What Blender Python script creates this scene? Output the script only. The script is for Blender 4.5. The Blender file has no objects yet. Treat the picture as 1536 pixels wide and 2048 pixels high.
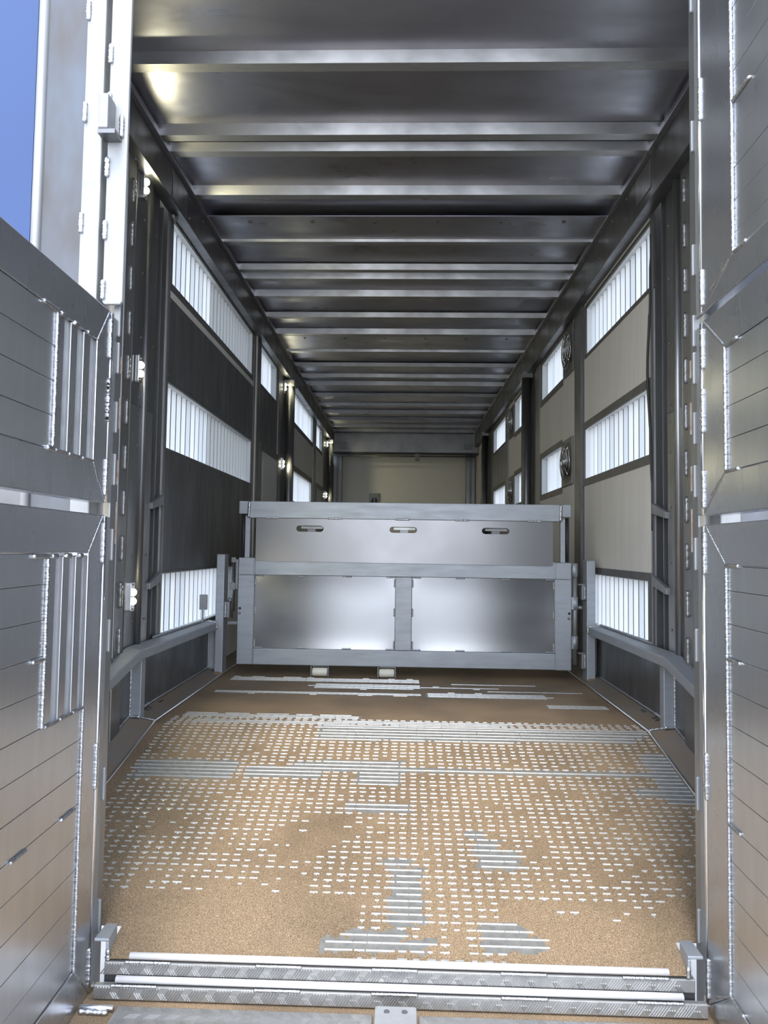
import bpy, bmesh, math, random
from mathutils import Vector, Matrix

random.seed(7)
S = bpy.context.scene
COL = S.collection

# ---------------------------------------------------------------- camera
# 1536x2048 photograph, focal length about 1400 px; rows of R are the camera's right / down / forward axes in world space
F = 1400.0
CX, CY = 768.0, 1024.0
VPX, VPY, ROLL = 807.0, 1096.0, math.radians(0.8)
_yv = Vector(((VPX - CX) / F, (VPY - CY) / F, 1.0)).normalized()
_x0 = Vector((math.cos(ROLL), math.sin(ROLL), 0.0))
_xv = (_x0 - _yv * _x0.dot(_yv)).normalized()
_zv = _yv.cross(_xv)
if _zv.y > 0:
    _zv = -_zv
right = Vector((_xv.x, _yv.x, _zv.x))
down = Vector((_xv.y, _yv.y, _zv.y))
fwd = Vector((_xv.z, _yv.z, _zv.z))
cam_d = bpy.data.cameras.new('camera')
cam = bpy.data.objects.new('camera', cam_d)
COL.objects.link(cam)
m = Matrix.Identity(4)
for i in range(3):
    m[i][0], m[i][1], m[i][2] = right[i], -down[i], -fwd[i]
m[0][3], m[1][3], m[2][3] = 0.009, 0.0, 0.80
cam.matrix_world = m
cam_d.sensor_fit = 'HORIZONTAL'
cam_d.sensor_width = 36.0
cam_d.lens = F / 1536.0 * 36.0
cam_d.clip_start = 0.05
S.camera = cam

# ---------------------------------------------------------------- world, sun, exposure
W = bpy.data.worlds.new('world')
S.world = W
W.use_nodes = True
wn = W.node_tree.nodes
wl = W.node_tree.links
for n in list(wn):
    wn.remove(n)
wout = wn.new('ShaderNodeOutputWorld')
wbg = wn.new('ShaderNodeBackground')
wtc = wn.new('ShaderNodeTexCoord')
wsep = wn.new('ShaderNodeSeparateXYZ')
wramp = wn.new('ShaderNodeValToRGB')
wl.new(wtc.outputs['Generated'], wsep.inputs[0])
wl.new(wsep.outputs['Z'], wramp.inputs[0])
wramp.color_ramp.elements[0].position = 0.0
wramp.color_ramp.elements[0].color = (0.86, 0.90, 0.95, 1)
wramp.color_ramp.elements[1].position = 0.9
wramp.color_ramp.elements[1].color = (0.62, 0.75, 1.0, 1)
wl.new(wramp.outputs[0], wbg.inputs[0])
wbg.inputs[1].default_value = 2.4
wl.new(wbg.outputs[0], wout.inputs[0])

sun_d = bpy.data.lights.new('sun', 'SUN')
sun_d.energy = 2.2
sun_d.angle = math.radians(16)
sun_d.color = (1.0, 0.95, 0.87)
sun = bpy.data.objects.new('sun', sun_d)
COL.objects.link(sun)
# the sun stands high behind the photographer, through thin haze
sd = Vector((0.04, 0.47, -0.84)).normalized()
sun.rotation_euler = sd.to_track_quat('-Z', 'Y').to_euler()

S.view_settings.view_transform = 'Standard'
S.view_settings.look = 'None'
S.view_settings.exposure = 1.05
S.view_settings.gamma = 1.0
S.view_settings.use_curve_mapping = False

# ---------------------------------------------------------------- materials
def mat(name, col, rough=0.5, metal=0.0, var=0.0, vscale=6.0, stretch=(1, 1, 1), col2=None, bump=0.0, bscale=60.0,
        rvar=0.0, spec=0.5):
    M = bpy.data.materials.new(name)
    M.use_nodes = True
    nt = M.node_tree
    b = nt.nodes['Principled BSDF']
    b.inputs['Base Color'].default_value = (*col, 1)
    b.inputs['Roughness'].default_value = rough
    b.inputs['Metallic'].default_value = metal
    b.inputs['Specular IOR Level'].default_value = spec
    tc = nt.nodes.new('ShaderNodeTexCoord')
    mp = nt.nodes.new('ShaderNodeMapping')
    mp.inputs['Scale'].default_value = stretch
    nt.links.new(tc.outputs['Object'], mp.inputs[0])
    if var > 0 or col2 or rvar > 0:
        nz = nt.nodes.new('ShaderNodeTexNoise')
        nz.inputs['Scale'].default_value = vscale
        nz.inputs['Detail'].default_value = 3
        nz.inputs['Roughness'].default_value = 0.65
        nt.links.new(mp.outputs[0], nz.inputs[0])
        cr = nt.nodes.new('ShaderNodeMapRange')
        cr.inputs[1].default_value = 0.25
        cr.inputs[2].default_value = 0.75
        nt.links.new(nz.outputs['Fac'], cr.inputs[0])
        mx = nt.nodes.new('ShaderNodeMix')
        mx.data_type = 'RGBA'
        c2 = col2 if col2 else tuple(c * (1 - var) for c in col)
        mx.inputs[6].default_value = (*col, 1)
        mx.inputs[7].default_value = (*c2, 1)
        nt.links.new(cr.outputs[0], mx.inputs[0])
        nt.links.new(mx.outputs[2], b.inputs['Base Color'])
        if rvar > 0:
            rr = nt.nodes.new('ShaderNodeMapRange')
            rr.inputs[3].default_value = rough - rvar
            rr.inputs[4].default_value = rough + rvar
            nt.links.new(cr.outputs[0], rr.inputs[0])
            nt.links.new(rr.outputs[0], b.inputs['Roughness'])
    if bump > 0:
        n2 = nt.nodes.new('ShaderNodeTexNoise')
        n2.inputs['Scale'].default_value = bscale
        n2.inputs['Detail'].default_value = 3
        nt.links.new(mp.outputs[0], n2.inputs[0])
        bp = nt.nodes.new('ShaderNodeBump')
        bp.inputs['Strength'].default_value = bump
        bp.inputs['Distance'].default_value = 0.004
        nt.links.new(n2.outputs['Fac'], bp.inputs['Height'])
        nt.links.new(bp.outputs[0], b.inputs['Normal'])
    return M

M_GATE = mat('aluminium_mill', (0.43, 0.455, 0.485), 0.60, 0.85, 0.12, 5, (1, 1, 6), rvar=0.07, bump=0.05, bscale=120)
M_PANEL = mat('aluminium_sheet', (0.29, 0.29, 0.30), 0.36, 0.95, 0.10, 1.5, (1.2, 1, 2), rvar=0.06, bump=0.04, bscale=30)
M_SHEET = mat('dished_sheet', (0.37, 0.38, 0.395), 0.24, 0.95, 0.10, 1.5, (1.2, 1, 2), rvar=0.03)
M_DOOR = mat('aluminium_door', (0.55, 0.56, 0.58), 0.30, 0.95, 0.10, 4, (6, 6, 0.7), rvar=0.03)
M_DOORF = mat('aluminium_door_frame', (0.52, 0.53, 0.56), 0.27, 0.95, 0.10, 3, (3, 3, 0.6), rvar=0.03)
M_EDGE = mat('aluminium_bright', (0.85, 0.86, 0.88), 0.25, 1.0, 0.08, 20)
M_BAR = mat('round_bar_metal', (0.80, 0.79, 0.80), 0.42, 0.35)
M_WELD = mat('weld_metal', (0.55, 0.56, 0.58), 0.36, 1.0, 0.35, 90, bump=0.2, bscale=300)
M_FRAME = mat('weathered_aluminium', (0.29, 0.295, 0.30), 0.5, 0.6, 0.3, 6, (1, 1, 0.6), rvar=0.1)
M_WHITEF = mat('pale_aluminium', (0.31, 0.315, 0.32), 0.5, 0.2, 0.22, 14, rvar=0.1)
M_STAIN = mat('stained_aluminium', (0.115, 0.128, 0.15), 0.32, 0.8, 0.4, 4, (2, 2, 0.7), col2=(0.085, 0.08, 0.078), rvar=0.1)
M_CEIL = mat('roof_sheet_metal', (0.60, 0.60, 0.66), 0.33, 0.95, 0.25, 2.2, (1, 2.5, 1), rvar=0.1, bump=0.03, bscale=12)
M_BEAM = mat('roof_beam_metal', (0.58, 0.58, 0.58), 0.42, 0.9, 0.3, 5, (1, 4, 1), rvar=0.1)
M_DARK = mat('dark_steel', (0.20, 0.20, 0.205), 0.38, 0.8, 0.35, 3, (1, 2, 0.8), rvar=0.1, bump=0.02, bscale=20)
M_DARKR = mat('dark_wall_sheet', (0.135, 0.135, 0.138), 0.45, 0.5, 0.3, 3, (1, 3, 0.7), rvar=0.1)
M_STEEL = mat('brushed_steel', (0.33, 0.33, 0.33), 0.38, 0.9, 0.3, 4, (1, 2, 0.7), rvar=0.1)
M_FRMD = mat('window_frame_steel', (0.16, 0.155, 0.15), 0.45, 0.6, 0.3, 12)
M_BLACK = mat('black_recess', (0.02, 0.02, 0.022), 0.5)
M_PAINT = mat('grey_wall_paint', (0.66, 0.635, 0.585), 0.5, 0.0, 0.1, 3, (1, 4, 0.5), rvar=0.08)
M_BEIGE = mat('beige_wall_paint', (0.88, 0.84, 0.72), 0.45, 0.0, 0.08, 1.5)
M_BEIGEJ = mat('beige_jamb', (0.42, 0.39, 0.33), 0.55)
M_RUST = mat('rust', (0.27, 0.15, 0.08), 0.8, 0.1, 0.4, 40, col2=(0.45, 0.40, 0.36))
M_BLUE = mat('blue_paint', (0.014, 0.044, 0.145), 0.3, 0.0, 0.1, 2)
M_WHITE = mat('white_reveal', (0.82, 0.84, 0.85), 0.5)
M_ROLL = mat('cream_plastic', (0.75, 0.72, 0.62), 0.45)
M_DOORW = mat('side_door_grey', (0.50, 0.50, 0.48), 0.5)
M_BARE = mat('bare_tread_metal', (0.20, 0.195, 0.18), 0.5, 0.1, 0.4, 40, rvar=0.1, bump=0.1, bscale=150)
M_STUD = mat('stud_metal', (0.62, 0.62, 0.60), 0.36, 0.5, 0.3, 60)
M_TREAD = mat('tread_plate', (0.36, 0.355, 0.345), 0.42, 0.7, 0.3, 25, rvar=0.08)
M_CONC = mat('concrete_ground', (0.33, 0.32, 0.31), 0.85, 0.0, 0.25, 1.5)
M_CURB = mat('curb_metal', (0.17, 0.118, 0.068), 0.6, 0.0, 0.6, 2.6, col2=(0.16, 0.15, 0.14), rvar=0.1)

def grit():
    M = bpy.data.materials.new('brown_grit')
    M.use_nodes = True
    nt = M.node_tree
    b = nt.nodes['Principled BSDF']
    b.inputs['Roughness'].default_value = 0.62
    tc = nt.nodes.new('ShaderNodeTexCoord')
    n1 = nt.nodes.new('ShaderNodeTexNoise')
    n1.inputs['Scale'].default_value = 420
    n1.inputs['Detail'].default_value = 2
    n2 = nt.nodes.new('ShaderNodeTexNoise')
    n2.inputs['Scale'].default_value = 3.2
    n2.inputs['Detail'].default_value = 5
    for n in (n1, n2):
        nt.links.new(tc.outputs['Object'], n.inputs[0])
    r1 = nt.nodes.new('ShaderNodeValToRGB')
    r1.color_ramp.elements[0].position = 0.3
    r1.color_ramp.elements[0].color = (0.085, 0.057, 0.031, 1)
    r1.color_ramp.elements[1].position = 0.72
    r1.color_ramp.elements[1].color = (0.42, 0.31, 0.195, 1)
    e = r1.color_ramp.elements.new(0.5)
    e.color = (0.185, 0.126, 0.073, 1)
    nt.links.new(n1.outputs['Fac'], r1.inputs[0])
    r2 = nt.nodes.new('ShaderNodeMapRange')
    r2.inputs[1].default_value = 0.35
    r2.inputs[2].default_value = 0.6
    r2.inputs[3].default_value = 0.74
    r2.inputs[4].default_value = 1.06
    nt.links.new(n2.outputs['Fac'], r2.inputs[0])
    mx = nt.nodes.new('ShaderNodeMix')
    mx.data_type = 'RGBA'
    mx.blend_type = 'MULTIPLY'
    mx.inputs[0].default_value = 1
    nt.links.new(r1.outputs[0], mx.inputs[6])
    nt.links.new(r2.outputs[0], mx.inputs[7])
    nt.links.new(mx.outputs[2], b.inputs['Base Color'])
    bp = nt.nodes.new('ShaderNodeBump')
    bp.inputs['Strength'].default_value = 0.5
    bp.inputs['Distance'].default_value = 0.002
    nt.links.new(n1.outputs['Fac'], bp.inputs['Height'])
    nt.links.new(bp.outputs[0], b.inputs['Normal'])
    return M

M_GRIT = grit()

def slat_mat(name, col, tr):
    M = bpy.data.materials.new(name)
    M.use_nodes = True
    nt = M.node_tree
    for n in list(nt.nodes):
        nt.nodes.remove(n)
    o = nt.nodes.new('ShaderNodeOutputMaterial')
    d = nt.nodes.new('ShaderNodeBsdfDiffuse')
    t = nt.nodes.new('ShaderNodeBsdfTranslucent')
    d.inputs[0].default_value = (*col, 1)
    t.inputs[0].default_value = (*col, 1)
    x = nt.nodes.new('ShaderNodeMixShader')
    x.inputs[0].default_value = tr
    nt.links.new(d.outputs[0], x.inputs[1])
    nt.links.new(t.outputs[0], x.inputs[2])
    nt.links.new(x.outputs[0], o.inputs[0])
    return M

M_CREASE = mat('slat_crease_shade', (0.13, 0.135, 0.14), 0.6)  # dark grey painted in for the shade in the creases between slats
M_SLATS = [slat_mat('white_slat_plastic', c, 0.6) for c in ((0.60, 0.62, 0.63), (0.55, 0.57, 0.575), (0.48, 0.505, 0.52), (0.58, 0.59, 0.60))]
M_SLAT = M_SLATS[0]
M_SLATC = slat_mat('shut_slat_plastic', (0.62, 0.64, 0.64), 0.16)

def emit(name, col, st):
    M = bpy.data.materials.new(name)
    M.use_nodes = True
    b = M.node_tree.nodes['Principled BSDF']
    b.inputs['Base Color'].default_value = (1, 1, 1, 1)
    b.inputs['Emission Color'].default_value = (*col, 1)
    b.inputs['Emission Strength'].default_value = st
    return M

M_LED = emit('lamp_lens_lit', (1.0, 0.96, 0.72), 14)

# ---------------------------------------------------------------- mesh helpers
class MB:
    def __init__(s):
        s.v = []
        s.f = []
        s.sm = set()

    def add(s, vs, fs, smooth=False):
        o = len(s.v)
        s.v += [tuple(p) for p in vs]
        for f in fs:
            if smooth:
                s.sm.add(len(s.f))
            s.f.append(tuple(i + o for i in f))

    def box(s, x0, x1, y0, y1, z0, z1):
        x0, x1 = min(x0, x1), max(x0, x1)
        y0, y1 = min(y0, y1), max(y0, y1)
        z0, z1 = min(z0, z1), max(z0, z1)
        s.add([(x0, y0, z0), (x1, y0, z0), (x1, y1, z0), (x0, y1, z0), (x0, y0, z1), (x1, y0, z1), (x1, y1, z1), (x0, y1, z1)],
              [(0, 3, 2, 1), (4, 5, 6, 7), (0, 1, 5, 4), (1, 2, 6, 5), (2, 3, 7, 6), (3, 0, 4, 7)])
        return s

    def hexa(s, b, t):          # four bottom and four top corners
        s.add(list(b) + list(t), [(0, 3, 2, 1), (4, 5, 6, 7), (0, 1, 5, 4), (1, 2, 6, 5), (2, 3, 7, 6), (3, 0, 4, 7)])
        return s

    def prism(s, poly, a, d):   # polygon of 3-D points pushed along vector d
        n = len(poly)
        d = Vector(d)
        vs = [Vector(p) for p in poly]
        s.add(vs + [p + d for p in vs], [tuple(range(n - 1, -1, -1)), tuple(range(n, 2 * n))] +
              [(i, (i + 1) % n, n + (i + 1) % n, n + i) for i in range(n)])
        return s

    def tube(s, pts, rad, n=8, cap=True, smooth=True):
        pts = [Vector(p) for p in pts]
        if not hasattr(rad, '__len__'):
            rad = [rad] * len(pts)
        vs = []
        up = None
        for i, p in enumerate(pts):
            d = (pts[min(i + 1, len(pts) - 1)] - pts[max(i - 1, 0)]).normalized()
            if up is None:
                up = Vector((0, 0, 1)) if abs(d.z) < 0.9 else Vector((1, 0, 0))
            a = d.cross(up).normalized()
            b = a.cross(d).normalized()
            for k in range(n):
                t = 2 * math.pi * k / n
                vs.append(p + (a * math.cos(t) + b * math.sin(t)) * rad[i])
        fs = [(i * n + k, i * n + (k + 1) % n, (i + 1) * n + (k + 1) % n, (i + 1) * n + k) for i in range(len(pts) - 1) for k in range(n)]
        s.add(vs, fs, smooth)
        if cap:
            o = len(s.v) - len(vs)
            s.f.append(tuple(o + k for k in range(n - 1, -1, -1)))
            s.f.append(tuple(o + (len(pts) - 1) * n + k for k in range(n)))
        return s

    def cyl(s, p0, p1, r, n=16):
        return s.tube([p0, p1], r, n)

    def weld(s, p0, p1, r=0.005, step=None):
        p0, p1 = Vector(p0), Vector(p1)
        L = (p1 - p0).length
        step = step or r * 0.55
        n = max(4, int(L / step))
        d = (p1 - p0).normalized()
        u = Vector((0, 0, 1)) if abs(d.z) < 0.9 else Vector((1, 0, 0))
        a = d.cross(u).normalized()
        pts, rad = [], []
        for i in range(n + 1):
            t = i / n
            pts.append(p0 + (p1 - p0) * t + a * random.uniform(-.16, .16) * r)
            e = 0.55 if i in (0, n) else 1.0
            rad.append(r * e * (0.78 + 0.3 * abs(math.sin(i * 1.25)) + random.uniform(-.1, .12)))
        return s.tube(pts, rad, 6)

    def disc(s, c, ax, r, h, n=10):
        c = Vector(c)
        return s.tube([c, c + Vector(ax) * h], [r, r * 0.8], n)

    def dome(s, c, ax, r, h, n=12):
        c, ax = Vector(c), Vector(ax)
        return s.tube([c + ax * (h * math.sin(t)) for t in (0, .5, 1.0, 1.4)], [r * math.cos(t) for t in (0, .5, 1.0, 1.4)], n)

    def mesh(s, name):
        me = bpy.data.meshes.new(name)
        me.from_pydata(s.v, [], s.f)
        if s.sm:
            me.polygons.foreach_set('use_smooth', [i in s.sm for i in range(len(s.f))])
        bm = bmesh.new()
        bm.from_mesh(me)
        bmesh.ops.recalc_face_normals(bm, faces=bm.faces)
        bm.to_mesh(me)
        bm.free()
        me.update()
        return me

    def build(s, name, material, parent=None, bevel=0.0, kind=None, label=None):
        return link(name, s.mesh(name), material, parent, bevel, kind, label)


def link(name, me, material, parent=None, bevel=0.0, kind=None, label=None):
    if material and not me.materials:
        me.materials.append(material)
    o = bpy.data.objects.new(name, me)
    COL.objects.link(o)
    if parent:
        o.parent = parent
    if bevel:
        b = o.modifiers.new('bevel', 'BEVEL')
        b.width = bevel
        b.segments = 2
        b.limit_method = 'ANGLE'
    if kind:
        o['kind'] = kind
    if label:
        o['label'] = label
    return o


def tag(o, label=None, cat=None, group=None, kind=None):
    if label:
        o['label'] = label
    if cat:
        o['category'] = cat
    if group:
        o['group'] = group
    if kind:
        o['kind'] = kind
    return o


def empty(name, loc=(0, 0, 0), rz=0.0, label=None, cat=None, group=None, kind=None):
    o = bpy.data.objects.new(name, None)
    COL.objects.link(o)
    o.location = loc
    o.rotation_euler = (0, 0, rz)
    o.empty_display_size = 0.1
    return tag(o, label, cat, group, kind)


def Bx(*a):
    return MB().box(*a)


WX = 1.215          # inner face of the side walls
WT = 0.08           # their thickness
SL = 0.214          # slope of the ramp floor
YB = 3.16           # where the level floor ends and the ramp begins
def rz(y):
    return SL * (y - YB) if y < YB else 0.0

# ================================================================ FLOOR
PX, PYR = 0.0377, 0.027      # stud pitch across and along
PATCH = [(-1.04, -.64, 2.718, 2.853), (-.60, -.30, 2.736, 2.822), (-.42, -.30, 2.80, 2.86), (-.36, 1.08, 3.10, 3.19), (-.36, .50, 3.04, 3.12),
         (.30, 1.02, 3.06, 3.12), (-.30, .02, 2.79, 2.88), (-.16, .007, 2.70, 2.80), (-.19, .047, 2.528, 2.582), (.229, .299, 2.385, 2.433),
         (.25, .33, 2.337, 2.39), (.245, .396, 2.24, 2.335), (-.057, .051, 2.243, 2.278), (-.20, .095, 1.905, 1.955), (-.13, .03, 1.955, 1.985),
         (.235, .36, 1.92, 2.022), (.33, .405, 1.92, 1.975), (.02, 1.10, 2.795, 2.83), (-.02, .08, 2.0, 2.24),
         (.99, 1.10, 2.62, 2.98), (.90, 1.10, 2.66, 2.72),
         (-1.02, .12, 4.19, 4.31), (-.5, .1, 4.0, 4.13), (-1.02, .10, 3.83, 3.90), (.14, .80, 3.81, 3.93), (.3, .8, 4.16, 4.20), (.0, .55, 4.05, 4.09),
         (-1.03, -.18, 3.29, 3.37), (-.95, .5, 3.20, 3.25), (-.3, .9, 3.25, 3.275), (.75, 1.05, 3.60, 3.68), (.45, 1.0, 3.98, 4.01)]
from mathutils import noise as _ns
def bare(x, y):
    if y > 3.2 and abs((x / PX + .5) % 1 - .5) < .17 and _ns.noise(Vector((x * 4, y * 6, 5))) > -.15:
        return False
    j = 0.022 * _ns.noise(Vector((x * 22, y * 30, 0))) + 0.012 * _ns.noise(Vector((x * 60, y * 80, 3)))
    for a, b, c, d in PATCH:
        if a + j < x < b + j and c + j * .7 < y < d + j * .7:
            return True
    return False

def shown(x, y):             # how much of a stud the grit leaves bare
    n = _ns.noise(Vector((x * 3.1, y * 4.0, 9)))
    if y > 3.30:
        return -1
    if y < 2.12:             # thick grit by the sill
        k = -0.1
        if -.10 < x < .30:
            k = 0.55
        return k + n * .8
    if y < 2.30:
        return (0.6 if x < .62 else .2) + n * 0.7 - (0.35 if -.62 < x < -.25 else 0)
    if y < 2.5:
        return 0.6 + n * .8 - (.4 if -.45 < x < -.18 else 0)
    return 0.75 + n * .5

def floor_grid(y0, y1, ny, x0, x1, nx):
    vs, fs, mi = [], [], []
    for j in range(ny + 1):
        y = y0 + (y1 - y0) * j / ny
        for i in range(nx + 1):
            vs.append((x0 + (x1 - x0) * i / nx, y, rz(y)))
    for j in range(ny):
        for i in range(nx):
            a = j * (nx + 1) + i
            fs.append((a, a + 1, a + nx + 2, a + nx + 1))
            mi.append(1 if bare(x0 + (x1 - x0) * (i + .5) / nx, y0 + (y1 - y0) * (j + .5) / ny) else 0)
    me = bpy.data.meshes.new('floor')
    me.from_pydata(vs, [], fs)
    me.materials.append(M_GRIT)
    me.materials.append(M_BARE)
    me.polygons.foreach_set('material_index', mi)
    return me

floor = link('floor', floor_grid(YB, 4.9, 174, -1.10, 1.10, 176), None, kind='structure')
link('ramp_floor', floor_grid(1.97, YB, 130, -1.10, 1.10, 176), None, floor)
link('ramp_nose', floor_grid(1.86, 1.97, 12, -.757, .757, 120), None, floor)
Bx(-1.10, 1.10, 4.9, 12.0, -.02, 0).build('far_floor', M_GRIT, floor)
ms, mt = MB(), MB()
row = 0
y = 1.885
while y < 4.32:
    dy = PYR * (math.cos(math.atan(SL)) if y < YB else 1)
    xl = 1.085 if y > 1.98 else .74
    i = int(-xl / PX)
    while i * PX < xl:
        x = i * PX + PX * .5
        i += 1
        bz = bare(x, y)
        sh = shown(x, y)
        if not bz and sh < random.uniform(0, .5):
            continue
        w = PX * .5 if bz else PX * random.choice((.16, .22, .28, .30, .32, .34)) * random.uniform(.9, 1.1)
        if not bz and random.random() < .06 and y < 3.0:
            continue
        jx = random.uniform(-.002, .002)
        z = rz(y)
        g = SL if y < YB else 0
        h = .0028
        d0, d1 = -.0024, .0024
        ms.hexa([(x - w + jx, y + d0, z + g * d0 - .001), (x + w + jx, y + d0, z + g * d0 - .001), (x + w + jx, y + d1, z + g * d1 - .001), (x - w + jx, y + d1, z + g * d1 - .001)],
                [(x - w + jx, y + d0 + .001, z + h), (x + w + jx, y + d0 + .001, z + h), (x + w + jx, y + d1 - .001, z + h), (x - w + jx, y + d1 - .001, z + h)])
        if not bz and y < YB and random.random() < .5 * sh + .2:
            k = w * random.uniform(.35, .7)
            e = -random.uniform(.004, .010)
            zt = .0012
            mt.add([(x - k + jx, y + d0, z + g * d0 + zt), (x + k + jx, y + d0, z + g * d0 + zt), (x + k * .3 + jx, y + d0 + e, z + g * (d0 + e) + zt), (x - k * .3 + jx, y + d0 + e, z + g * (d0 + e) + zt)], [(0, 1, 2, 3)])
    y += dy
ms.build('tread_stud', M_STUD, floor, kind='stuff')
mt.build('worn_metal', M_STUD, floor, kind='stuff')

# curbs between floor and wall
for s, nm in ((-1, 'left'), (1, 'right')):
    o = MB()
    for ya, yb in ((1.99, YB), (YB, 11.9)):
        za, zb = rz(ya), rz(yb)
        o.hexa([(s * 1.10, ya, za - .02), (s * WX, ya, za - .02), (s * WX, yb, zb - .02), (s * 1.10, yb, zb - .02)],
               [(s * 1.10, ya, za + .008), (s * WX, ya, za + .03), (s * WX, yb, zb + .03), (s * 1.10, yb, zb + .008)])
    b = o.build('baseboard_' + nm, M_CURB, kind='structure')
    MB().tube([(s * 1.10, 1.99, rz(1.99) + .008), (s * 1.10, YB, .008), (s * 1.10, 11.9, .008)], .006, 6).build('edge_bead', M_EDGE, b)
    w = MB()
    w.weld((s * 1.208, 2.3, rz(2.3) + .036), (s * 1.208, YB, .036), .006, .008)
    w.weld((s * 1.208, YB, .036), (s * 1.208, 4.4, .036), .006, .008)
    w.weld((s * 1.20, 3.20, .04), (s * 1.20, 3.36, .04), .011, .008)
    w.weld((s * 1.10, YB, .012), (s * 1.20, YB, .03), .006)
    w.build('weld_bead', M_WELD, b, kind='stuff')
    h = MB()
    for yy in (3.30, 3.34, 3.47, 3.50):
        h.disc((s * 1.188, yy, .022), (0, 0, 1), .013, .004, 10)
    h.build('drain_hole', M_BLACK, b, kind='stuff')

# ================================================================ SIDE WALLS
def panel(parent, name, s, y0, y1, z0, z1, holes, material, xin=WX, th=WT, bevel=0.0):
    ys = sorted({y0, y1} | {h[0] for h in holes} | {h[1] for h in holes})
    zs = sorted({z0, z1} | {h[2] for h in holes} | {h[3] for h in holes})
    ny, nz = len(ys) - 1, len(zs) - 1
    def solid(i, k):
        if not (0 <= i < ny and 0 <= k < nz):
            return False
        cy, cz = (ys[i] + ys[i + 1]) / 2, (zs[k] + zs[k + 1]) / 2
        return not any(h[0] < cy < h[1] and h[2] < cz < h[3] for h in holes)
    o = MB()
    xa, xb = s * xin, s * (xin + th)
    for i in range(ny):
        for k in range(nz):
            if not solid(i, k):
                continue
            a, b, c, d = ys[i], ys[i + 1], zs[k], zs[k + 1]
            o.add([(xa, a, c), (xa, b, c), (xa, b, d), (xa, a, d)], [(0, 1, 2, 3)])
            o.add([(xb, a, c), (xb, b, c), (xb, b, d), (xb, a, d)], [(3, 2, 1, 0)])
            if not solid(i - 1, k): o.add([(xa, a, c), (xb, a, c), (xb, a, d), (xa, a, d)], [(0, 1, 2, 3)])
            if not solid(i + 1, k): o.add([(xa, b, c), (xb, b, c), (xb, b, d), (xa, b, d)], [(0, 1, 2, 3)])
            if not solid(i, k - 1): o.add([(xa, a, c), (xb, a, c), (xb, b, c), (xa, b, c)], [(0, 1, 2, 3)])
            if not solid(i, k + 1): o.add([(xa, a, d), (xb, a, d), (xb, b, d), (xa, b, d)], [(0, 1, 2, 3)])
    me = bpy.data.meshes.new(name)
    me.from_pydata(o.v, [], o.f)
    bm = bmesh.new()
    bm.from_mesh(me)
    bmesh.ops.remove_doubles(bm, verts=bm.verts, dist=1e-5)
    bmesh.ops.recalc_face_normals(bm, faces=bm.faces)
    bm.to_mesh(me)
    bm.free()
    return link(name, me, material, parent, bevel)

_slat = {}
def slat_mesh(h, pitch, mt):
    k = (round(h, 3), round(pitch, 3), mt.name)
    if k not in _slat:
        vs, fs = [], []
        n = 10
        for j, z in enumerate((0, h)):
            for i in range(n + 1):
                t = math.pi * i / n
                vs.append((-math.sin(t) * pitch * .42, -math.cos(t) * pitch * .5, z))
        for i in range(n):
            fs.append((i, i + 1, n + 2 + i, n + 1 + i))
        me = bpy.data.meshes.new('slat')
        me.from_pydata(vs, [], fs)
        b = len(vs)
        for z in (0, h):
            for a, c in ((.0, -.5 * pitch), (-.30 * pitch, -.61 * pitch), (-.30 * pitch, -.39 * pitch)):  # wedge added at each slat edge to darken the crease
                vs.append((a, c, z))
        for i, j in ((0, 1), (1, 2), (2, 0)):
            fs.append((b + i, b + j, b + 3 + j, b + 3 + i))
        me.clear_geometry()
        me.from_pydata(vs, [], fs)
        me.polygons.foreach_set('use_smooth', [True] * n + [False] * 3)
        me.materials.append(mt)
        me.materials.append(M_CREASE)
        me.polygons.foreach_set('material_index', [0] * n + [1] * 3)
        _slat[k] = me
    return _slat[k]

NWIN = [0]
HOLES = {-1: [], 1: []}
def window(s, y0, y1, z0, z1, fw=(.04, .04, .04, .04), split=None, pitch=.085, jamb=0.0, reg=True):
    """fw: widths of the frame strips at near, far, bottom, top"""
    NWIN[0] += 1
    HOLES[s].append((y0, y1, z0, z1))
    root = MB()
    p = .006
    xa, xb = s * (WX - p), s * (WX + .004)
    n, f, b, t = fw
    if n: root.box(xa, xb, y0 - n, y0, z0 - b, z1 + t)
    if f: root.box(xa, xb, y1, y1 + f, z0 - b, z1 + t)
    if b: root.box(xa, xb, y0, y1, z0 - b, z0)
    if t: root.box(xa, xb, y0, y1, z1, z1 + t)
    w = root.build('window_%d' % NWIN[0], M_FRMD, kind='structure')
    e = .004
    r = MB()
    x0, x1 = s * (WX + .002), s * (WX + WT + .005)
    r.box(x0, x1, y0, y0 + e, z0, z1)
    r.box(x0, x1, y1 - e, y1, z0, z1)
    r.box(x0, x1, y0, y1, z0, z0 + e)
    r.box(x0, x1, y0, y1, z1 - e, z1)
    r.build('reveal', M_WHITE, w)
    ye = y1 - e - jamb
    if jamb:
        Bx(s * (WX + .045), s * (WX + .055), ye, y1 - e, z0 + e, z1 - e).build('end_plate', M_SLAT, w)
    k = max(2, round((ye - y0 - e) / pitch))
    pt = (ye - y0 - e) / k
    for i in range(k):
        yc = y0 + e + pt * (i + .5)
        o = bpy.data.objects.new('slat', slat_mesh(z1 - z0 - 2 * e, pt, M_SLATC if (split and yc > split) else random.choice(M_SLATS)))
        COL.objects.link(o)
        o.parent = w
        o.location = (s * (WX + .062), yc, z0 + e)
        o.rotation_euler = (0, 0, 0 if s > 0 else math.pi)
    return w

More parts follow.
